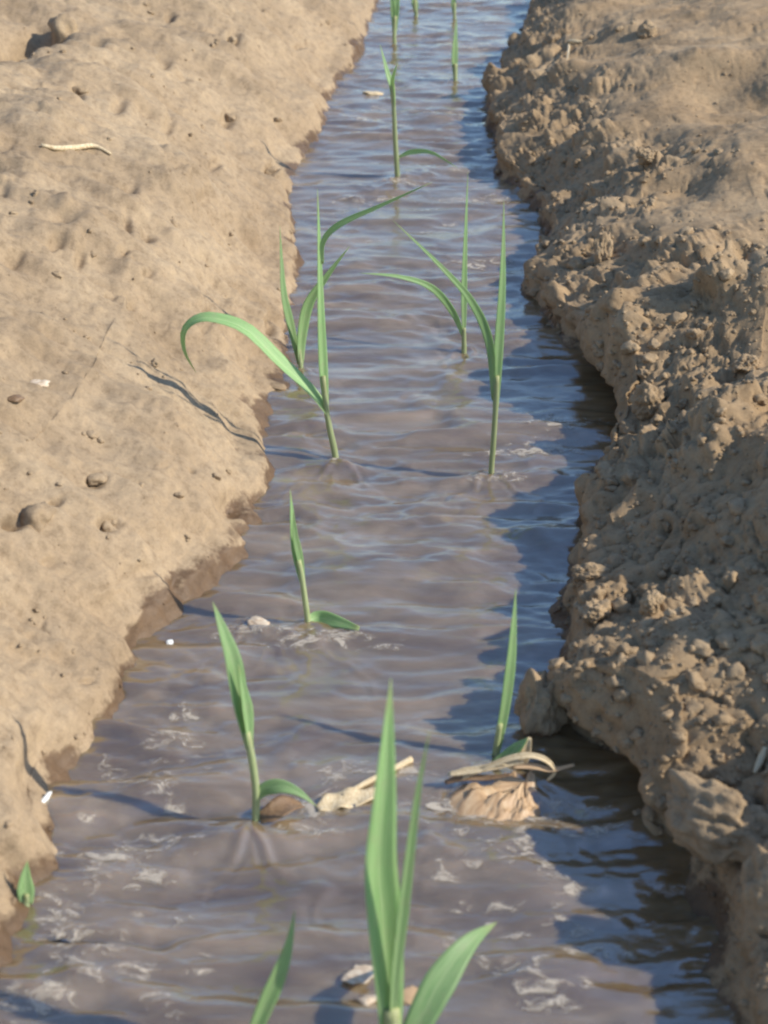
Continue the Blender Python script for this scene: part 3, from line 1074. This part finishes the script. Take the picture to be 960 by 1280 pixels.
# ------------------------------------------------------------------ foam: soft patches on the water surface, some painting in bright sky reflections
FOAM_GLINTS = [(150, 1066, 46, 14), (155, 1090, 40, 8), (215, 930, 26, 16), (238, 892, 16, 10), (152, 985, 18, 8), (185, 978, 16, 10), (140, 960, 12, 6),
        (80, 1150, 22, 20), (100, 1175, 24, 12), (90, 1205, 22, 14), (40, 1255, 34, 16), (95, 1230, 22, 10), (120, 1110, 9, 9), (418, 970, 16, 16),
        (610, 1012, 90, 12), (640, 1030, 60, 10), (705, 1043, 50, 10), (622, 1072, 34, 12), (655, 1060, 30, 6), (735, 1192, 28, 12), (770, 1188, 16, 8),
        (650, 1220, 26, 8), (690, 1258, 22, 10), (680, 1205, 14, 8), (660, 1240, 20, 8), (700, 530, 34, 10), (680, 525, 18, 6), (420, 578, 16, 6),
        (614, 594, 24, 7), (498, 228, 16, 6), (420, 800, 60, 9), (350, 790, 40, 6), (585, 60, 22, 5), (600, 210, 40, 6), (590, 250, 40, 7), (550, 145, 30, 6),
        (450, 150, 22, 4), (490, 965, 40, 10), (400, 1010, 36, 12), (560, 1005, 40, 9), (70, 1020, 16, 8), (105, 1028, 10, 7), (600, 330, 40, 5), (455, 250, 30, 5),
        (690, 560, 30, 8), (640, 565, 50, 6), (200, 1050, 36, 8), (60, 1120, 16, 12), (300, 790, 26, 5), (385, 1040, 30, 7)]
_r = random.Random(31)
FOAM_GLINTS += [(_r.uniform(20, 260), _r.uniform(900, 1275), _r.uniform(7, 22), _r.uniform(4, 9)) for _ in range(34)]
FOAM_GLINTS += [(_r.uniform(540, 800), _r.uniform(1035, 1275), _r.uniform(7, 20), _r.uniform(4, 9)) for _ in range(22)]
FOAM_GLINTS += [(_r.uniform(400, 640), _r.uniform(10, 330), _r.uniform(8, 20), _r.uniform(2, 4)) for _ in range(16)]
FOAM_GLINTS = [f for f in FOAM_GLINTS if f[0] > np.interp(f[1], [900, 1000, 1130, 1280], [150, 90, 60, 0]) - 10]
VV, FFc, CV = [], [], []
for k, (x, y, rw, rh) in enumerate(FOAM_GLINTS):
    c_ = at_z(x, y)
    ps_ = px_size(c_)
    sx, sy = 2.1 * rw * ps_, 1.9 * rh * ps_ / (0.5 * (CAM_H / c_.length + .15) + .2)
    off = len(VV)
    NR, NA = 8, 20
    gx, gy, cv = [], [], []
    for i in range(NR + 1):
        for j in range(NA):
            a = j / NA * 2 * math.pi
            t = i / NR
            gx.append(c_.x + math.cos(a) * t * sx)
            gy.append(c_.y + math.sin(a) * t * sy)
            cv.append(0.72 * (1 - t * t))
    hz = wave(np.array(gx), np.array(gy)) + 0.0012
    VV += list(zip(gx, gy, hz.tolist()))
    CV += cv
    for i in range(NR):
        for j in range(NA):
            j2 = (j + 1) % NA
            FFc.append((off + i * NA + j, off + (i + 1) * NA + j, off + (i + 1) * NA + j2, off + i * NA + j2))
foam = mesh_obj("foam", VV, FFc, M['foam'])
at_ = foam.data.attributes.new("cover", 'FLOAT', 'POINT')
at_.data.foreach_set("value", CV)
foam["kind"] = "stuff"
tag(foam, "pale flecks of foam and painted-in sky glints on the muddy water", "foam")
